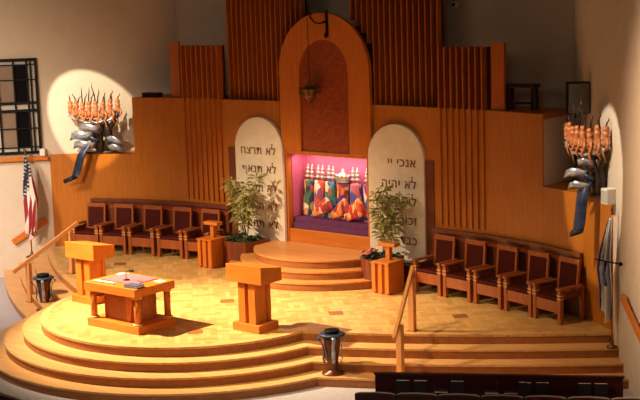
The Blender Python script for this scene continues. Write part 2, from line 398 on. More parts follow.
# ------------------------------------------------------------------ eternal light
t = thing('eternal_light', 'bronze hanging eternal light on a chain before the carved panel', 'lamp', (-.2, -.3, 3.52))
m = MB(); m.lathe([(.01, 0), (.03, .03), (.06, .06), (.12, .1), (.16, .17), (.15, .24), (.17, .27), (.17, .3), (.1, .33), (.05, .38), (.07, .4), (.02, .44), (.012, .48)], 16); m.build('lamp_bowl', M['brass'], t)
for k in range(6):
    a = k*PI/3; c, s_ = math.cos(a), math.sin(a)
    MB().tube([(.14*c, .14*s_, .2), (.19*c, .19*s_, .17), (.23*c, .23*s_, .22), (.21*c, .21*s_, .27), (.23*c, .23*s_, .32)], [.018, .018, .018, .016, .026], 6).build('lamp_arm', M['brass'], t)
MB().tube([(0, 0, .46), (0.0, 0, 1.72)], .007, 6).build('chain', M['black'], t)
t = thing('lamp_bracket', 'black iron scroll bracket at the top of the arch', 'bracket', (.16, -.1, 4.86))
MB().bx(-.028, .028, -.03, 0, .0, .55).build('back_plate', M['black'], t, .008)
MB().tube([(0, -.03, .32), (-.12, -.1, .28), (-.22, -.14, .3), (-.33, -.14, .4), (-.36, -.14, .46), (-.32, -.14, .5), (-.28, -.14, .46), (-.3, -.14, .42)], [.02, .018, .017, .016, .014, .012, .01, .008], 8).build('scroll_arm', M['black'], t)
MB().tube([(0, -.02, .1), (-.02, -.07, .05), (0, -.08, 0), (.02, -.05, -.03)], [.02, .02, .014, .008], 6).build('scroll_foot', M['black'], t)

# ------------------------------------------------------------------ bench-back panels and armchairs
for sg, side in ((-1, 'left'), (1, 'right')):
    t = thing('wainscot_panel', 'dark red-brown carved panel behind the %s row of armchairs' % side, 'wall panel', (sg*2.75, FC(2.75), 0))
    ox, oy = sg*2.75, FC(2.75)
    sh = lambda a, b: [(p[0]-ox, p[1]-oy) for p in strip(xs(sg*2.75, sg*6.42, 14), a, b)]
    MB().prism(sh(-.09, -.01), 0, 1.07).build('panel_board', M['redwood'], t)
    MB().prism(sh(-.125, -.01), 1.07, 1.15).build('top_rail', M['redwood'], t)
    MB().prism(sh(-.105, -.09), .93, 1.0).build('carved_band', M['carved'], t)
CW, CD = .7, .6
def chair():
    t = thing('armchair', '', 'chair')
    w = CW/2
    for sx in (-1, 1):
        x = sx*(w-.04)
        m = MB().bx(x-.038, x+.038, -CD/2, -CD/2+.08, 0, .6); f = m.build('leg', M['chairwood'], t, .006)
        for zz in (.5, .44): MB().bx(x-.044, x+.044, -CD/2-.006, -CD/2+.086, zz, zz+.02).build('ring', M['step'], f)
        MB().bx(x-.035, x+.035, CD/2-.09, CD/2-.02, 0, .62).build('leg', M['chairwood'], t, .006)
        MB().bx(x-.05, x+.05, -CD/2-.03, CD/2-.06, .6, .645).build('armrest', M['chairwood'], t, .012)
        MB().bx(x-.016, x+.016, -CD/2+.09, CD/2-.1, .44, .56).build('arm_panel', M['redwood'], t)
    MB().bx(-w+.08, w-.08, -CD/2+.01, -CD/2+.05, .2, .4).build('apron', M['chairwood'], t, .005)
    MB().bx(-w+.08, w-.08, -CD/2+.0, CD/2-.1, .4, .47).build('seat', M['maroon'], t, .025)
    b = MB().at((0, CD/2-.1, .42), 0, -.1)
    b.bx(-.255, -.205, -.02, .03, -.02, .62); b.bx(.205, .255, -.02, .03, -.02, .62); b.bx(-.255, .255, -.024, .034, .55, .64); b.bx(-.205, .205, -.02, .03, .02, .08)
    b.build('backrest_frame', M['chairwood'], t, .006)
    MB().at((0, CD/2-.1, .42), 0, -.1).bx(-.205, .205, -.03, .015, .08, .55).build('back_pad', M['maroon'], t, .015)
    return t
c0 = chair(); first = True
ordw = ['nearest the tablet', 'second from the tablet', 'in the middle of its row', 'second from the outer end', 'at the outer end of its row']
for sg, side in ((-1, 'left'), (1, 'right')):
    for i, x in enumerate((3.08, 3.83, 4.6, 5.35, 6.06)):
        yf = -.83+.07353*x-.03155*x*x; sl = .07353-.0631*x; a = math.atan(sl)
        nx, ny = -math.sin(a), math.cos(a)
        cx, cy = x+nx*CD/2, yf+ny*CD/2
        rz = a if sg > 0 else -a
        lab = 'wooden armchair with maroon seat and back, %s row, %s' % (side, ordw[i])
        if first: c0.location = (sg*cx, cy, 0); c0.rotation_euler = (0, 0, rz); c0['label'] = lab; c0['group'] = 'armchairs along the wall'; first = False
        else: dup(c0, (sg*cx, cy, 0), rz, lab, 'armchairs along the wall')

for i, x in enumerate((4.72, 5.46, 6.16)):
    yf = -.83+.07353*x-.03155*x*x
    tag(MB().at((x+.05, yf+.16, .4735), -.3+.1*i).bx(-.075, .075, -.1, .1, 0, .022).build('booklet', M['bookblack'], None, .004), 'small black booklet lying on the seat of the %s right-hand armchair' % ('middle', 'second outermost', 'outermost')[i], 'book', 'booklets on the armchairs')

# ------------------------------------------------------------------ lecterns
def lectern(loc, label):
    t = thing('lectern', label, 'lectern', loc, 0, 'lecterns')
    MB().bx(-.31, .31, -.26, .26, 0, .14).build('base', M['oak'], t, .006)
    m = MB()
    for a, b, c, d in ((-.2, -.04, -.21, -.1), (.04, .2, -.21, -.1), (-.17, .17, -.1, .12), (-.2, -.08, .12, .2), (.08, .2, .12, .2)): m.bx(a, b, c, d, .14, .87)
    m.build('pillar', M['oakz'], t, .005)
    m = MB(); m.prism([(-.27, .87), (.27, .87), (.27, 1.1), (-.27, 1.18)], -.41, .41, 'x'); m.build('desk', M['oak'], t, .006)
    return t
lectern((2.07, -4.67, 0), 'wooden lectern standing alone at the front right of the platform')
lectern((-2.1, -4.78, 0), 'wooden lectern behind and left of the reading table')

# ------------------------------------------------------------------ reading table and what lies on it
t = thing('reading_table', 'square wooden reading table on four round posts at the platform front', 'table', (-.02, -5.66, 0))
MB().bx(-.67, .67, -.47, .43, 0, .14).build('base', M['oak'], t, .006)
MB().bx(-.68, .66, -.5, .46, .66, .81).build('tabletop', M['oak'], t, .008)
m = MB(); m.bx(-.42, .42, -.26, .22, .14, .66); m.build('core_box', M['chairwood'], t, .004)
MB().prism([(.18, .14), (.27, .14), (.36, .66), (.16, .66)], -.29, -.262, 'y').build('brace', M['oakz'], t)
for sx in (-1, 1):
    for y in (-.38, .34):
        p = MB().tube([(sx*.57, y, .14), (sx*.57, y, .66)], .06, 16).build('leg', M['oakz'], t)
        MB().lathe([(.085, .14), (.085, .175), (.062, .175)], 16, 1, 1, (sx*.57, y, 0)).build('collar', M['step'], p)
        MB().lathe([(.062, .625), (.085, .625), (.085, .66)], 16, 1, 1, (sx*.57, y, 0)).build('collar', M['step'], p)
m = MB().at((-.1, -5.6, .812), .0); m.bx(-.42, .42, -.28, .3, 0, .012); tag(m.build('table_cloth', M['redcloth'], None, .003), 'rose-coloured cloth lying flat on the reading table', 'cloth')
for i, (x, y, r, l) in enumerate(((-.55, -5.36, .25, 'cream paper sheet at the back left corner of the reading table'), (.5, -5.42, -.1, 'cream paper sheet at the back right of the reading table'), (-.3, -5.98, .05, 'cream paper sheet along the front edge of the reading table'))):
    m = MB().at((x, y, .812 if i != 2 else .8255), r); m.bx(-.1 if i < 2 else -.26, .1 if i < 2 else .26, -.07, .07 if i < 2 else .0, 0, .006); tag(m.build('paper_sheet', M['paper']), l, 'paper', 'papers on the reading table')
t = thing('book', 'slate blue book at the front right corner of the reading table', 'book', (.45, -6.0, .812), .1)
MB().bx(-.16, .16, -.1, .1, 0, .012).build('cover', M['bookblue'], t); MB().bx(-.15, .155, -.09, .09, .012, .04).build('pages', M['paper'], t); MB().bx(-.16, .16, -.1, .1, .04, .052).build('cover', M['bookblue'], t)
t = thing('microphone', 'small black desk microphone standing on the rose cloth', 'microphone', (-.05, -5.72, .8245))
MB().lathe([(.06, 0), (.06, .015), (.02, .022)], 16).build('base', M['black'], t)
MB().tube([(0, 0, .02), (0, 0, .14), (.02, .0, .17), (.07, 0, .18)], .008, 6).build('stem', M['black'], t)
MB().tube([(.06, 0, .18), (.1, 0, .185), (.17, 0, .19), (.2, 0, .19)], [.01, .022, .024, .012], 10).build('capsule', M['black'], t)

# ------------------------------------------------------------------ pedestals, stands, planters, plants
def pedestal(loc, side):
    t = thing('pedestal', 'wooden box pedestal with fluted front by the %s planter' % side, 'pedestal', loc, 0, 'box pedestals')
    MB().bx(-.2, .2, -.22, .25, .0, .6).build('body', M['oakz'], t, .005)
    m = MB()
    for x in (-.16, .0, .16): m.bx(x-.045, x+.045, -.262, -.22, .03, .6)
    m.build('fluting', M['oakz'], t, .006)
    MB().bx(-.215, .215, -.275, .26, .6, .63).build('top', M['oak'], t, .005)
    return t
pedestal((-2.36, -1.14, 0), 'left'); pedestal((2.34, -1.14, 0), 'right')
for x, side in ((-2.36, 'left'), (2.34, 'right')):
    t = thing('wooden_stand', 'small T-shaped wooden stand on the %s box pedestal' % side, 'stand', (x, -1.1, .63), 0, 'T-shaped stands')
    MB().bx(-.05, .05, -.05, .05, 0, .27).build('post', M['oakz'], t, .004)
    MB().bx(-.2, .2, -.09, .09, .27, .34).build('crossbar', M['oak'], t, .005)
def leafy(mb, p, d, L, w):
    d = Vector(d).normalized(); sd = d.cross(Vector((random.uniform(-1, 1), random.uniform(-1, 1), random.uniform(.2, 1)))).normalized()
    nn = d.cross(sd); p = Vector(p)
    dr = Vector((0, 0, -1))
    q = [p, p+d*L*.35+sd*w/2+nn*.01, p+d*L*.35-sd*w/2+nn*.01, p+d*L*.7+sd*w*.4+dr*L*.12, p+d*L*.7-sd*w*.4+dr*L*.12, p+d*L+dr*L*.32, p+d*L*.35-nn*.004, p+d*L*.7+dr*L*.13-nn*.004]
    mb.add([tuple(v) for v in q], [(0, 1, 6), (0, 6, 2), (1, 3, 7, 6), (6, 7, 4, 2), (3, 5, 7), (7, 5, 4)])
for sg, side in ((-1, 'left'), (1, 'right')):
    t = thing('planter', 'curved wooden planter between pedestal and steps on the %s' % side, 'planter', (sg*1.85, -.62, 0), 0, 'planters beside the ark steps')
    pts = [(-.3, -.42), (-.28, .3), (.42, .3), (.42, -.2), (.3, -.36), (.1, -.46), (-.1, -.47)]
    pp = [(p[0]*sg*-1*-1 if sg > 0 else p[0], p[1]) for p in pts]
    if sg > 0: pp = [(-p[0], p[1]) for p in pts]
    # left planter: pedestal lies at its outer (left) side
    ins = [(p[0]*.9, p[1]*.9) for p in pp]
    n = len(pp)
    vs = [(x, y, 0) for x, y in pp] + [(x, y, .56) for x, y in pp] + [(x, y, .56) for x, y in ins] + [(x, y, .46) for x, y in ins]
    fs = []
    for i in range(n):
        j = (i+1) % n; fs += [(i, j, n+j, n+i), (n+i, n+j, 2*n+j, 2*n+i), (2*n+i, 2*n+j, 3*n+j, 3*n+i)]
    MB().add(vs, fs).build('planter_box', M['redwood'], t)
    MB().prism(ins, .44, .5).build('soil', M['soil'], t)
    bx = -1.88 if sg < 0 else 1.98
    b = thing('bamboo_plant', 'tall feathery bamboo plant before the %s stone tablet' % side, 'plant', (bx, -.62, .5), 0, 'bamboo plants')
    st = MB(); lf = MB()
    for k in range(7):
        a = random.uniform(0, 2*PI); r = random.uniform(.02, .1)
        top = Vector((random.uniform(-.4, .4), random.uniform(-.14, .12), random.uniform(1.0, 1.5)))
        p0 = Vector((r*math.cos(a), r*math.sin(a)*.7, 0)); mid = p0.lerp(top, .5) + Vector((0, 0, .12))
        pts_ = [p0, p0.lerp(mid, .5)+Vector((0, 0, .05)), mid, mid.lerp(top, .6)+Vector((0, 0, .04)), top]
        st.tube(pts_, [.01, .009, .008, .006, .003], 5)
        for q in range(64):
            f = random.uniform(.12, 1)**.75; s_ = f*4; i = min(3, int(s_)); p = pts_[i].lerp(pts_[i+1], s_-i)
            d = Vector((random.gauss(0, 1), random.gauss(0, .8), random.uniform(-.5, .6)))
            off = d.normalized()*random.uniform(.02, .17)
            st.tube([p, p+off], .003, 4) if q % 4 == 0 else None
            leafy(lf, p+off*random.random(), d, random.uniform(.14, .24), .046)
    st.build('stems', M['stem'], b); lf.build('foliage', M['leaf'], b)
    g = thing('leafy_plant', 'low dark green leafy plant round the %s bamboo' % side, 'plant', (sg*1.86, -.72, .5), 0, 'low leafy plants')
    lf = MB(); st = MB()
    for k in range(190):
        p = Vector((random.uniform(-.3, .34), random.uniform(-.24, .2), random.uniform(0, .14)))
        if k % 6 == 0: st.tube([(p.x*.7, p.y*.7, 0), p+Vector((0, 0, .02))], .005, 4)
        leafy(lf, p, (random.gauss(0, 1), random.gauss(-.3, .9), random.uniform(0, 1.1)), random.uniform(.08, .17), .07)
    st.build('stems', M['stem'], g); lf.build('foliage', M['darkleaf'], g)
    if sg > 0:
        fl = MB()
        for k in range(16):
            fl.lathe([(.003, 0), (.03, .012), (.035, .03), (.012, .04)], 7, 1, 1, (random.uniform(-.36, -.05), random.uniform(-.28, .0), random.uniform(.1, .2)))
        fl.build('blossoms', M['flower'], g)

# ------------------------------------------------------------------ floor plates
for i, (x, y, l) in enumerate(((-4.31, -2.07, 'square floor plate before the left armchairs'), (1.31, -5.41, 'square floor plate between the reading table and the right lectern'), (.17, -3.39, 'square floor plate behind the right lectern'),
                               (2.54, -3.02, 'square floor plate right of the ark steps'), (4.57, -2.0, 'square floor plate before the right armchairs'))):
    tag(MB().at((x, y, .0), PI/4).bx(-.13, .13, -.13, .13, .0, .006).build('floor_plate', M['plate']), 'dark wooden ' + l, 'floor plate', 'floor plates')

# ------------------------------------------------------------------ handrails
def handrail(sg, side):
    t = thing('handrail', 'slanted wooden handrail on two square posts, %s steps' % side, 'handrail', (sg*4.46, -3.3, 0), 0, 'step handrails')
    a = Vector((0, 0, 0)); b = Vector((sg*.36, -.86, -.495))
    for p, z0, z1 in ((a, 0, .92), (b, -.495, .34)):
        q = MB().bx(p.x-.055, p.x+.055, p.y-.045, p.y+.045, z0, z1).build('post', M['railwood'], t, .006)
        MB().bx(p.x-.075, p.x+.075, p.y-.065, p.y+.065, z0, z0+.015).build('foot_plate', M['plate'], q)
    d = Vector((sg*.36, -.86, -.575)); off = Vector((-.02 if sg > 0 else .0, 0, 0)); s0 = a+Vector((0, 0, .965))+off
    p0 = s0-d*.2; p1 = s0+d*1.36; dn = d.normalized(); sd = Vector((.86, sg*.36, 0)).normalized(); up = sd.cross(dn)
    if up.z < 0: up = -up
    vs = [tuple(p+sd*x*.03+up*z*.042) for p in (p0, p1) for x, z in ((-1, -1), (1, -1), (1, 1), (-1, 1))]
    MB().add(vs, [(0, 1, 2, 3), (7, 6, 5, 4), (0, 4, 5, 1), (1, 5, 6, 2), (2, 6, 7, 3), (3, 7, 4, 0)]).build('rail', M['railwood'], t, .008)
handrail(-1, 'left'); handrail(1, 'right')
def wallrail(p, q, th, lab, inward):
    t = thing('wall_handrail', lab, 'handrail', p, 0, 'wall handrails')
    d = Vector(q)-Vector(p); sd = Vector(inward).normalized(); up = sd.cross(d.normalized())
    if up.z < 0: up = -up
    vs = [tuple(o+sd*x+up*z*th) for o in (Vector((0, 0, 0)), d) for x, z in ((.04, -1), (.1, -1), (.1, 1), (.04, 1))]
    MB().add(vs, [(0, 1, 2, 3), (7, 6, 5, 4), (0, 4, 5, 1), (1, 5, 6, 2), (2, 6, 7, 3), (3, 7, 4, 0)]).build('rail', M['oak'], t, .008)
    for f in (.2, .8):
        c = d*f; MB().tube([c, c+sd*.05], .02, 8).build('bracket', M['black'], t)
wallrail((-7.9, -2.18, .16), (-7.36, -1.58, .66), .075, 'short sloping wooden handrail on the left wall behind the striped flag', (.76, -.65, 0))
wallrail((7.95, -2.27, .83), (9.1, -3.6, .26), .055, 'sloping wooden handrail on the right wall beside the blue and white flag', (-.76, -.65, 0))

# ------------------------------------------------------------------ flags
def draped(name, parent, W, H, fold, colf, flip, z1, nx=56, nz=110):
    vs = []; cols = []; fs = []
    for j in range(nz+1):
        v = j/nz
        w = (.05+W*min(1, v*1.7)**.8)*(1-.22*max(0, v-.6)/.4)
        for i in range(nx+1):
            u = i/nx
            x = flip*(u-.12)*w + .02*math.sin(v*9+1)*v
            y = -.03-.055*min(1, v*3)*math.sin(u*2*PI*fold+v*2.2)-.03*v
            z = z1 - v*H - .10*math.sin(u*PI*1.3+.4)*min(1, v*1.5)*(1 if v > .05 else 0)+.05*v*math.cos(u*9)
            vs.append((x, y, z)); cols.append(colf(u, v))
    for j in range(nz):
        for i in range(nx):
            a = j*(nx+1)+i; fs.append((a, a+1, a+nx+2, a+nx+1))
    m = MB().add(vs, fs, True); o = m.build(name, M['flagcloth'], parent)
    at = o.data.color_attributes.new('pattern', 'FLOAT_COLOR', 'POINT')
    for k, c in enumerate(cols): at.data[k].color = c
    so = o.modifiers.new('thick', 'SOLIDIFY'); so.thickness = .004
    return o
RED, WHT, NAVY, BLUE = rgb(150, 36, 48), rgb(232, 226, 216), rgb(30, 34, 62), rgb(28, 44, 120)
def us(u, v):
    if v < .44 - .32*u + .1:
        a, b = (u*7+v*4), (v*22)
        f = ((a % 1)-.5)**2+((b % 1)-.5)**2
        return WHT if f < .05 else NAVY
    return RED if int((u*5.2+v*3.4)*1.0+20) % 2 == 0 else WHT
def isr(u, v):
    s = u + .12*v
    if .14 < s < .32 or .82 < s < .98: return BLUE
    px, py = (s-.57)*.55, (v-.52)*.5
    def tri(yy):
        d = max(yy, -.5*yy+.866*px, -.5*yy-.866*px)
        return abs(d-.045) < .013
    if tri(py) or tri(-py): return BLUE
    return WHT
def flag(loc, h, lab, colf, W, H, z1, fold, flip, eagle):
    t = thing('flag', lab, 'flag', loc, 0)
    k = 1 if eagle else .62
    MB().lathe([(.14*k, 0), (.14*k, .02), (.06*k, .05), (.035, .09), (.03, .12)], 20).build('base', M['brass'], t)
    MB().tube([(0, 0, .1), (0, 0, h-.08)], .017, 10).build('pole', M['oakz'], t)
    if eagle:
        m = MB(); m.lathe([(.02, h-.09), (.028, h-.06), (.018, h-.03)], 10); m.lathe([(.018, h-.03), (.03, h), (.022, h+.03), (.004, h+.06)], 8)
        for s in (-1, 1): m.add([(0, -.008, h), (s*.06, 0, h+.05), (s*.075, 0, h+.02), (s*.02, 0, h-.02), (0, .008, h)], [(0, 1, 2, 3), (4, 3, 2, 1), (0, 3, 4), (0, 4, 1)])
        m.build('finial', M['brass'], t)
    else:
        MB().lathe([(.02, h-.09), (.03, h-.07), (.012, h-.05), (.03, h-.02), (.018, h+.03), (.003, h+.09)], 10).build('finial', M['brass'], t)
    draped('flag_cloth', t, W, H, fold, colf, flip, z1)
    return t
flag((-7.38, -2.06, -.165), 2.5, 'draped red, white and blue striped flag on a pole by the left wall', us, .42, 1.86, 2.42, 3, 1, True)
flag((7.5, -1.9, -.165), 2.32, 'white and blue flag hanging furled on a pole by the right wall', isr, .26, 1.6, 2.18, 2.5, -1, False)

# ------------------------------------------------------------------ menorah sculptures
def menorah(loc, rz, side, va):
    t = thing('menorah_sculpture', 'metal menorah sculpture with copper candle branches in the %s niche' % side, 'sculpture', loc, rz, 'menorah sculptures')
    S = random.Random(3); sg_ = -1 if side == 'left' else 1; kk = 1 if sg_ < 0 else .72
    m = MB(); m.prism([(-.45, .06), (-.2, .0), (.3, .0), (.6, .05), (.55, .26), (.1, .3), (-.4, .26)], 0, .05); m.build('base_plate', M['darkmetal'], t, .01)
    for pts, r in (([(.1, .12, .04), (.02, .1, .3), (.08, .04, .5), (.16, -.02, .72)], [.14, .1, .085, .07]),
                   ([(.2, .12, .04), (.26, .06, .25), (.3, .02, .5), (.26, -.04, .75)], [.12, .09, .08, .06]),
                   ([(.05, .12, .05), (-.1, .05, .25), (-.06, .0, .5), (-.2, -.05, .75)], [.08, .06, .05, .04]),
                   ([(.18, .02, .45), (.34, -.0, .62), (.48, -.03, .8), (.58, -.04, .98)], [.07, .06, .05, .03])):
        MB().tube(pts, r, 9).build('trunk', M['darkmetal'], t)
    for k in range(3):                      # bowed cross arms carrying the candles
        z = .74+.09*k
        MB().tube([(-.62+1.24*i/14, -.05-.13*math.sin(PI*i/14)+.02*k, z+.16-.15*math.sin(PI*i/14)+.02*math.sin(i*2.1+k)) for i in range(15)], [.03+.012*math.sin(i*1.7+k) for i in range(15)], 8, .8).build('cross_arm', M[('steel', 'copper', 'copper')[k]], t)
    for i in range(8):
        f = i/7; x = -.57+1.14*f; y = -.05-.12*math.sin(PI*f); z = .93-.05*math.sin(PI*f)
        hh = .29+.09*S.random()
        m = MB(); m.lathe([(.03, 0), (.062, .03), (.052, .08), (.064, .12), (.045, .16), (.066, hh*.6), (.06, hh*.72), (.042, hh*.76), (.06, hh*.84), (.055, hh*.95), (.04, hh), (.012, hh+.01)], 10, 1, 1, (x, y, z))
        c = m.build('candle_holder', M['copper'], t)
        L_ = .12+.36*math.exp(-((f-.5)/.32)**2)*S.uniform(.55, 1.15)
        for w_ in range(2 if 0 < i < 7 else 1):
            dx = S.uniform(-.09, .09); l2 = L_*(1 if w_ == 0 else .65); x2 = x+(.0 if w_ == 0 else .05)
            MB().tube([(x2, y, z+hh-.05), (x2+dx*.3, y, z+hh+l2*.4), (x2+dx, y+.01, z+hh+l2*.75), (x2+dx*.7, y, z+hh+l2)], [.015, .014, .01, .003], 6).build('wick', M['darkmetal'], c)
        sx = S.uniform(-.06, .06)
        MB().tube([(x+.04, y, z+.14), (x+.09, y-.03, z+.02), (x+.02+sx, y-.05, z-.1), (x+.08+sx, y-.02, z-.2-.06*(i % 3))], [.026, .028, .024, .008], 7).build('tendril', M['copper'], t)
    def scroll(pts, w, mat, nm='metal_ribbon', wd=(.25, 1, 0)): MB().at((.1, .06, 0), va).ribbon([((p[0]-.1)*kk, (p[1]-.06)*kk, p[2]) for p in pts], w*(1 if nm == 'hanging_ribbon' else kk), .014, wd).build(nm, mat, t)
    # broad bent sheets of steel, seen almost flat from the front
    scroll([(-.58, -.12, .42), (-.46, -.2, .47), (-.3, -.24, .46), (-.16, -.2, .42), (-.04, -.12, .44)], .22, M['steel'], wd=(.35, -.25, 1))
    scroll([(-.28, -.16, .62), (-.12, -.22, .64), (.04, -.22, .6), (.14, -.14, .58)], .2, M['steel'], wd=(-.15, -.4, 1))
    scroll([(-.5, -.16, .22), (-.38, -.24, .26), (-.22, -.26, .24), (-.06, -.22, .2), (.02, -.14, .24)], .19, M['steel'], wd=(.35, -.3, 1))
    scroll([(-.2, -.14, .4), (-.06, -.2, .38), (.06, -.2, .32), (.1, -.1, .3)], .12, M['blueribbon'], wd=(.1, -.4, 1))
    scroll([(.28, -.02, .3), (.4, -.1, .34), (.54, -.12, .3), (.64, -.08, .22)], .2, M['steel'], wd=(-.2, -.4, 1))
    scroll([(.3, -.04, .12), (.44, -.12, .17), (.58, -.12, .12), (.68, -.06, .08)], .17, M['steel'], wd=(-.2, -.4, 1))
    scroll([(.5, -.08, 1.0), (.56, -.14, .92), (.52, -.12, .84)], .12, M['blueribbon'], wd=(1, -.3, .2))
    # long strip that hangs over the shelf's edge
    hg = lambda P: P if sg_ < 0 else [(-.1+(x+.1)*.42, y, z) for x, y, z in P]
    scroll(hg([(-.1, -.16, .26), (-.2, -.22, .18), (-.28, -.27, .06), (-.34, -.28, -.12), (-.4, -.27, -.3), (-.46, -.27, -.46), (-.54, -.3, -.58), (-.62, -.34, -.6), (-.64, -.38, -.52), (-.56, -.4, -.48), (-.5, -.38, -.54)]), .27 if sg_ < 0 else .22, M['blueribbon'], 'hanging_ribbon', (.85, -.3, .35))
    return t
menorah((-6.25, -.86, 2.195), math.radians(30), 'left', 0)
menorah((6.69, -1.19, 2.195), -math.radians(27), 'right', math.radians(52))

# ------------------------------------------------------------------ metal urns on the steps
def urn(loc, lab):
    t = thing('metal_urn', lab, 'urn', loc, 0, 'metal urns on the steps')
    m = MB(); m.lathe([(.1, 0), (.19, .005), (.18, .025), (.08, .05), (.07, .1), (.09, .18), (.12, .4), (.15, .6), (.155, .66), (.11, .66), (.1, .5)], 20); m.build('body', M['urnbody'], t)
    m = MB(); m.lathe([(.13, .65), (.22, .66), (.235, .68), (.2, .7), (.13, .7)], 22, 1.0, .95); m.build('rim', M['blueribbon'], t)
    m = MB(); m.lathe([(.1, .7), (.125, .7), (.125, .755), (.1, .755)], 18); m.build('collar', M['black'], t)
    for k in range(5):
        a = k*2*PI/5+.5; c, s_ = math.cos(a), math.sin(a)
        P = [(.23, .67), (.26, .62), (.21, .57), (.165, .5), (.15, .35), (.17, .27), (.14, .2)]
        MB().ribbon([(r*c, r*s_, z) for r, z in P], .06, .012, (-s_, c, 0)).build('strap', M['blueribbon' if k % 2 else 'steel'], t)
    return t
urn((3.86, -4.76, -.495), 'dark metal urn with wide rim on the steps before the right handrail')
urn((-3.98, -4.46, -.495), 'dark metal urn on the left steps behind the platform edge')

# ------------------------------------------------------------------ small wall fixtures
def wallframe(sg):              # origin at the wall's inner corner; u along the wall towards the hall, w out of it
    return Vector((sg*7.3, -1.5, 0)), Vector((sg*.65, -.76, 0)).normalized(), Vector((-sg*.76, -.65, 0)).normalized()
def slab(mb, fr, u0, u1, z0, z1, w0, w1):
    o, u, w = fr
    vs = [tuple(o+u*a+w*b+Vector((0, 0, c))) for a, b, c in ((u0, w0, z0), (u1, w0, z0), (u1, w1, z0), (u0, w1, z0), (u0, w0, z1), (u1, w0, z1), (u1, w1, z1), (u0, w1, z1))]
    mb.add(vs, [(0, 1, 2, 3), (7, 6, 5, 4), (0, 4, 5, 1), (1, 5, 6, 2), (2, 6, 7, 3), (3, 7, 4, 0)])
fl = wallframe(-1)
win = bpy.data.objects.new('window_1', None); C.objects.link(win); win['kind'] = 'structure'
m = MB(); Z0, Z1, U0, U1 = 2.24, 4.46, .1, 1.9
for z0, z1 in ((Z0, Z0+.06), (Z1-.07, Z1), (3.22, 3.28), (3.4, 3.46)): slab(m, fl, U0, U1, z0, z1, 0, .09)
for u in (.1, .235, .32, .62, .98, 1.4, 1.86): slab(m, fl, u, u+(.06 if u == .1 else .035), Z0, Z1, 0, .085)
for z in (2.38, 2.82, 3.95, 4.3): slab(m, fl, U0, U1, z, z+.025, 0, .07)
for k in range(9):
    for zb_ in (2.9, 3.5): slab(m, fl, 1.0, 1.4, zb_+.04*k, zb_+.04*k+.014, 0, .06)
m.build('window_frame', M['black'], win)
for u0, u1, mt in ((.16, .235, 'panepale'), (.27, .32, 'panepale'), (.355, .62, 'panedark'), (.655, .98, 'panetan'), (1.015, 1.4, 'panepale'), (1.435, 1.86, 'panetan')):
    for z0, z1 in ((Z0+.06, 2.38), (2.405, 3.22), (3.28, 3.4), (3.46, 4.3), (4.325, Z1-.07)):
        m = MB(); slab(m, fl, u0, u1, z0, z1, .005, .03); m.build('pane', M['panepale' if z0 > 4.3 or z1 < 2.39 or z0 == 3.28 else mt], win)
m = MB(); slab(m, fl, -.02, 2.2, 2.08, 2.17, .0, .12); m.build('trim_4', M['oak'], None, .006, kind='structure')
t = thing('wall_speaker', 'small white box at the left end of the window sill', 'speaker', (-7.26, -1.56, 2.18), -.86)
MB().bx(-.1, .1, -.12, .0, 0, .17).build('cabinet', M['white'], t, .01); MB().bx(-.085, .085, -.126, -.12, .02, .15).build('grille', M['panepale'], t)
t = thing('wall_speaker', 'small white box on the outer end of the right niche shelf', 'speaker', (7.33, -1.68, 2.2), -.55)
MB().bx(-.1, .1, -.1, .08, 0, .26).build('cabinet', M['white'], t, .01); MB().bx(-.085, .085, -.106, -.1, .03, .23).build('grille', M['panepale'], t)
t = thing('flag_bracket', 'thin black rod sticking out of the right wall above its handrail', 'bracket', (7.8, -2.14, 1.32))
MB().tube([(0, 0, 0), (-.03, -.03, 0)], .035, 12).build('wall_plate', M['black'], t); MB().tube([(-.02, -.02, 0), (-.38, -.2, .08)], .012, 8).build('rod', M['black'], t)
t = thing('wall_loudspeaker', 'grey box loudspeaker on the right wall above the right niche', 'speaker', (6.0, -.3, 3.52), .7)
MB().bx(-.2, .2, -.1, .1, .0, .56).build('cabinet', M['black'], t, .008); MB().bx(-.185, .185, -.106, -.1, .02, .54).build('grille', M['grey'], t)
MB().bx(.1, .19, .1, .16, .2, .36).build('bracket', M['black'], t)
t = thing('stool', 'dark wooden stool on the ledge behind the right slat post', 'stool', (4.62, .1, 3.5), .2)
MB().bx(-.3, .3, -.16, .16, .42, .48).build('seat', M['pew'], t, .01)
for x in (-.24, .24):
    for y in (-.12, .12): MB().bx(x-.025, x+.025, y-.025, y+.025, 0, .42).build('leg', M['pew'], t)
MB().bx(-.22, .22, -.14, -.1, .12, .16).build('stretcher', M['pew'], t)
t = thing('storage_box', 'dark flat box on the ledge above the left niche', 'box', (-5.0, -.2, 3.5), .2)
MB().bx(-.22, .22, -.1, .1, 0, .08).build('body', M['pew'], t, .01); MB().bx(-.225, .225, -.105, .105, .08, .1).build('lid', M['pew'], t)
t = thing('wall_camera', 'tiny white camera high on the back wall right of the tall slats', 'camera', (2.62, .92, 5.45))
MB().bx(-.05, .05, -.06, -.0, -.05, .05).build('housing', M['white'], t, .008); MB().tube([(0, -.06, 0), (0, -.09, 0)], .03, 12).build('lens', M['black'], t)

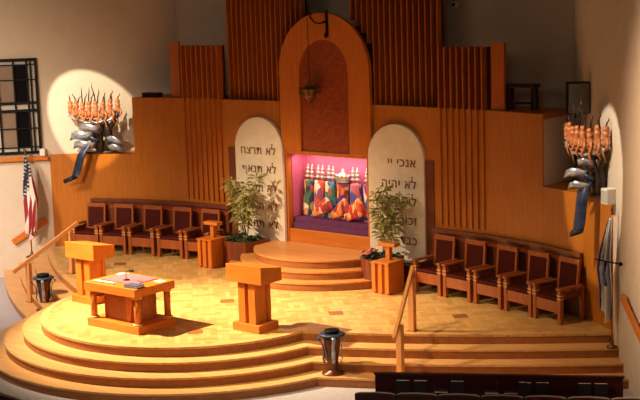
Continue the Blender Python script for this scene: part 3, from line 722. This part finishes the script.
# ------------------------------------------------------------------ pews at the bottom edge
PA, PB = Vector((5.87, -6.22)), Vector((8.98, -4.41))
pd = (PB-PA).normalized(); pa = math.atan2(pd.y, pd.x); PL = (PB-PA).length
t = thing('pew_front', 'long dark maroon pew partition with book rack facing the seats', 'pew', (PA.x, PA.y, ZF), pa)
MB().bx(0, PL, -.02, .03, .0, .84).build('board', M['pew'], t, .006)
MB().bx(-.02, PL+.02, -.03, .04, .84, .87).build('top_rail', M['pew'], t, .008)
MB().bx(.05, PL-.05, -.14, -.02, .5, .52).build('book_rack', M['pew'], t); MB().bx(.05, PL-.05, -.15, -.14, .5, .62).build('rack_lip', M['pew'], t)
MB().bx(PL*.5-.01, PL*.5+.01, -.035, -.02, .73, .76).build('number_stud', M['brass'], t)
G = (Vector((pd.x, pd.y, 0)), Vector((-pd.y, pd.x, 0)))
def onpew(u, w, z): return (PA.x+pd.x*u+G[1].x*w, PA.y+pd.y*u+G[1].y*w, ZF+z)
bk = [(.42, 1), (.68, 1), (.98, 0), (1.22, 1), (1.72, 0), (2.0, 0), (2.2, 1), (2.45, 1), (3.05, 1), (3.28, 1)]
order = ['first', 'second', 'third', 'fourth', 'fifth', 'sixth', 'seventh', 'eighth', 'ninth', 'tenth']
for i, (u, up) in enumerate(bk):
    t = thing('prayer_book', '%s book from the left end of the pew rack, %s' % (order[i], 'standing upright' if up else 'lying flat with pale pages'), 'book', onpew(u, -.085, .523 if up else .575), pa, 'books in the pew rack')
    if up:
        MB().bx(-.095, .095, -.025, -.017, 0, .26).build('cover', M['bookblack'], t); MB().bx(-.09, .09, -.017, .017, 0, .255).build('pages', M['paper'], t); MB().bx(-.095, .095, .017, .025, 0, .26).build('cover', M['bookblack'], t)
    else:
        MB().bx(-.1, .1, -.05, .05, -.052, .008).build('cover', M['bookblack'], t); MB().bx(-.095, .095, -.05, .045, .008, .055).build('pages', M['paper'], t); MB().bx(-.1, .1, -.05, .05, .055, .063).build('cover', M['bookblack'], t)
def seat():
    t = thing('theatre_seat', '', 'seat')
    m = MB(); pf = [(-.285, .0), (.285, 0), (.285, .492), (.22, .51), (0, .52), (-.22, .51), (-.285, .492)]
    m.at((0, -.2, .42), 0, .12); m.prism(pf, -.03, .03, 'y'); m.build('backrest', M['seatback'], t, .012)
    m = MB().at((0, -.2, .42), 0, .12); m.tube([(-.28, 0, .494), (-.22, 0, .512), (0, 0, .522), (.22, 0, .512), (.28, 0, .494)], .01, 6); m.build('top_edge', M['panepale'], t)
    MB().bx(-.24, .24, -.16, .26, .4, .46).build('seat', M['maroon'], t, .02)
    for x in (-.265, .265):
        MB().bx(x-.018, x+.018, -.18, .1, 0, .6).build('side_leg', M['pew'], t); MB().bx(x-.025, x+.025, -.16, .16, .6, .63).build('armrest', M['pew'], t)
    return t
s0 = seat(); QA, QB = Vector((6.22, -7.1)), Vector((9.76, -5.1)); qd = (QB-QA).normalized(); qa = math.atan2(qd.y, qd.x)
for i in range(7):
    p = QA+qd*(.29+.585*i); lab = '%s maroon theatre seat from the left end of the front row' % order[i]
    if i == 0: s0.location = (p.x, p.y, ZF); s0.rotation_euler = (0, 0, qa); s0['label'] = lab; s0['group'] = 'theatre seats behind the pew'
    else: dup(s0, (p.x, p.y, ZF), qa, lab, 'theatre seats behind the pew')
t = thing('pew_front', 'dark pew partition at the lower left corner before the round steps', 'pew', (2.55, -10.0, ZF), math.radians(175))
MB().bx(0, 3.2, -.03, .03, 0, .77).build('board', M['pew'], t, .006); MB().bx(-.02, 3.22, -.04, .04, .77, .8).build('top_rail', M['pew'], t, .008)

# ------------------------------------------------------------------ light
def aim(o, tgt):
    d = Vector(tgt)-o.location; o.rotation_euler = d.to_track_quat('-Z', 'Y').to_euler()
def spot(name, loc, tgt, W, size, blend, col, rad=.12):
    l = bpy.data.lights.new(name, 'SPOT'); l.energy = W; l.spot_size = math.radians(size); l.spot_blend = blend; l.color = col; l.shadow_soft_size = rad
    o = bpy.data.objects.new(name, l); C.objects.link(o); o.location = loc; aim(o, tgt); return o
def area(name, loc, tgt, W, sx, sy, col):
    l = bpy.data.lights.new(name, 'AREA'); l.shape = 'RECTANGLE'; l.size = sx; l.size_y = sy; l.energy = W; l.color = col
    o = bpy.data.objects.new(name, l); C.objects.link(o); o.location = loc; aim(o, tgt); return o
WARM = (1, .78, .48)
spot('stage_spot_left', (-6.0, -9.3, 9.8), (.5, -4.8, 0), 25500, 35, 1, WARM, .15)
spot('stage_spot_centre', (-6.5, -10.5, 8.8), (-1.2, -2.6, .2), 8500, 38, 1, (1, .76, .46), .15)
spot('stage_spot_right', (1.5, -10.5, 9.6), (4.4, -3.6, -.2), 3000, 40, 1, (1, .73, .42), .18)
spot('niche_spot_left', (-5.0, -5.6, 6.9), (-6.55, -.62, 2.95), 2400, 18, .1, (1, .83, .58), .05)
spot('niche_spot_right', (5.0, -5.6, 6.9), (7.0, -1.15, 2.4), 1600, 20, .1, (1, .84, .62), .05)
area('ark_lamp', (0, .12, 2.35), (0, .45, 1.2), 12, 1.9, .12, (1, .84, .70))
spot('wall_wash_left', (-1, -13, 6.5), (-9.8, -3.6, 1.6), 3800, 56, 1, (1, .76, .52), .5)
spot('wall_wash_right', (4.5, -11, 7.0), (10.2, -4.6, 3.2), 4800, 46, .8, (1, .68, .42), .4)
spot('hall_fill', (12, -17, 8.5), (1.5, -4, .2), 1500, 44, 1, (1, .78, .56), 1.2)
area('hall_fill_wide', (0, -20, 9.5), (0, -6, 0), 110, 8, 5, (1, .66, .40))
spot('hall_fill_left', (-5.5, -12, 8.5), (-7.6, -4.6, 0), 5600, 56, 1, (1, .84, .68), 1.0)  # unseen fill added to brighten the left wall, floor and steps
w = bpy.data.worlds.new('World'); sc.world = w; w.use_nodes = True
w.node_tree.nodes['Background'].inputs['Color'].default_value = (1, .72, .54, 1); w.node_tree.nodes['Background'].inputs['Strength'].default_value = .018

# ------------------------------------------------------------------ camera
cam = bpy.data.cameras.new('camera'); co = bpy.data.objects.new('camera', cam); C.objects.link(co)
yaw, pit, rol, F = .694, .1576, -.0316, 1346.727
f = Vector((-math.sin(yaw)*math.cos(pit), math.cos(yaw)*math.cos(pit), -math.sin(pit))); r = Vector((math.cos(yaw), math.sin(yaw), 0)); u = r.cross(f)
r2 = r*math.cos(rol)+u*math.sin(rol); u2 = u*math.cos(rol)-r*math.sin(rol)
mt = Matrix((r2, u2, -f)).transposed().to_4x4(); mt.translation = (17.6712, -21.5526, 5.8969)
co.matrix_world = mt
cam.sensor_fit = 'HORIZONTAL'; cam.sensor_width = 36; cam.lens = 36*F/640; cam.clip_end = 200
sc.camera = co
vs_ = sc.view_settings; vs_.view_transform = 'Standard'; vs_.look = 'None'; vs_.gamma = 1; vs_.exposure = .27; vs_.use_curve_mapping = False
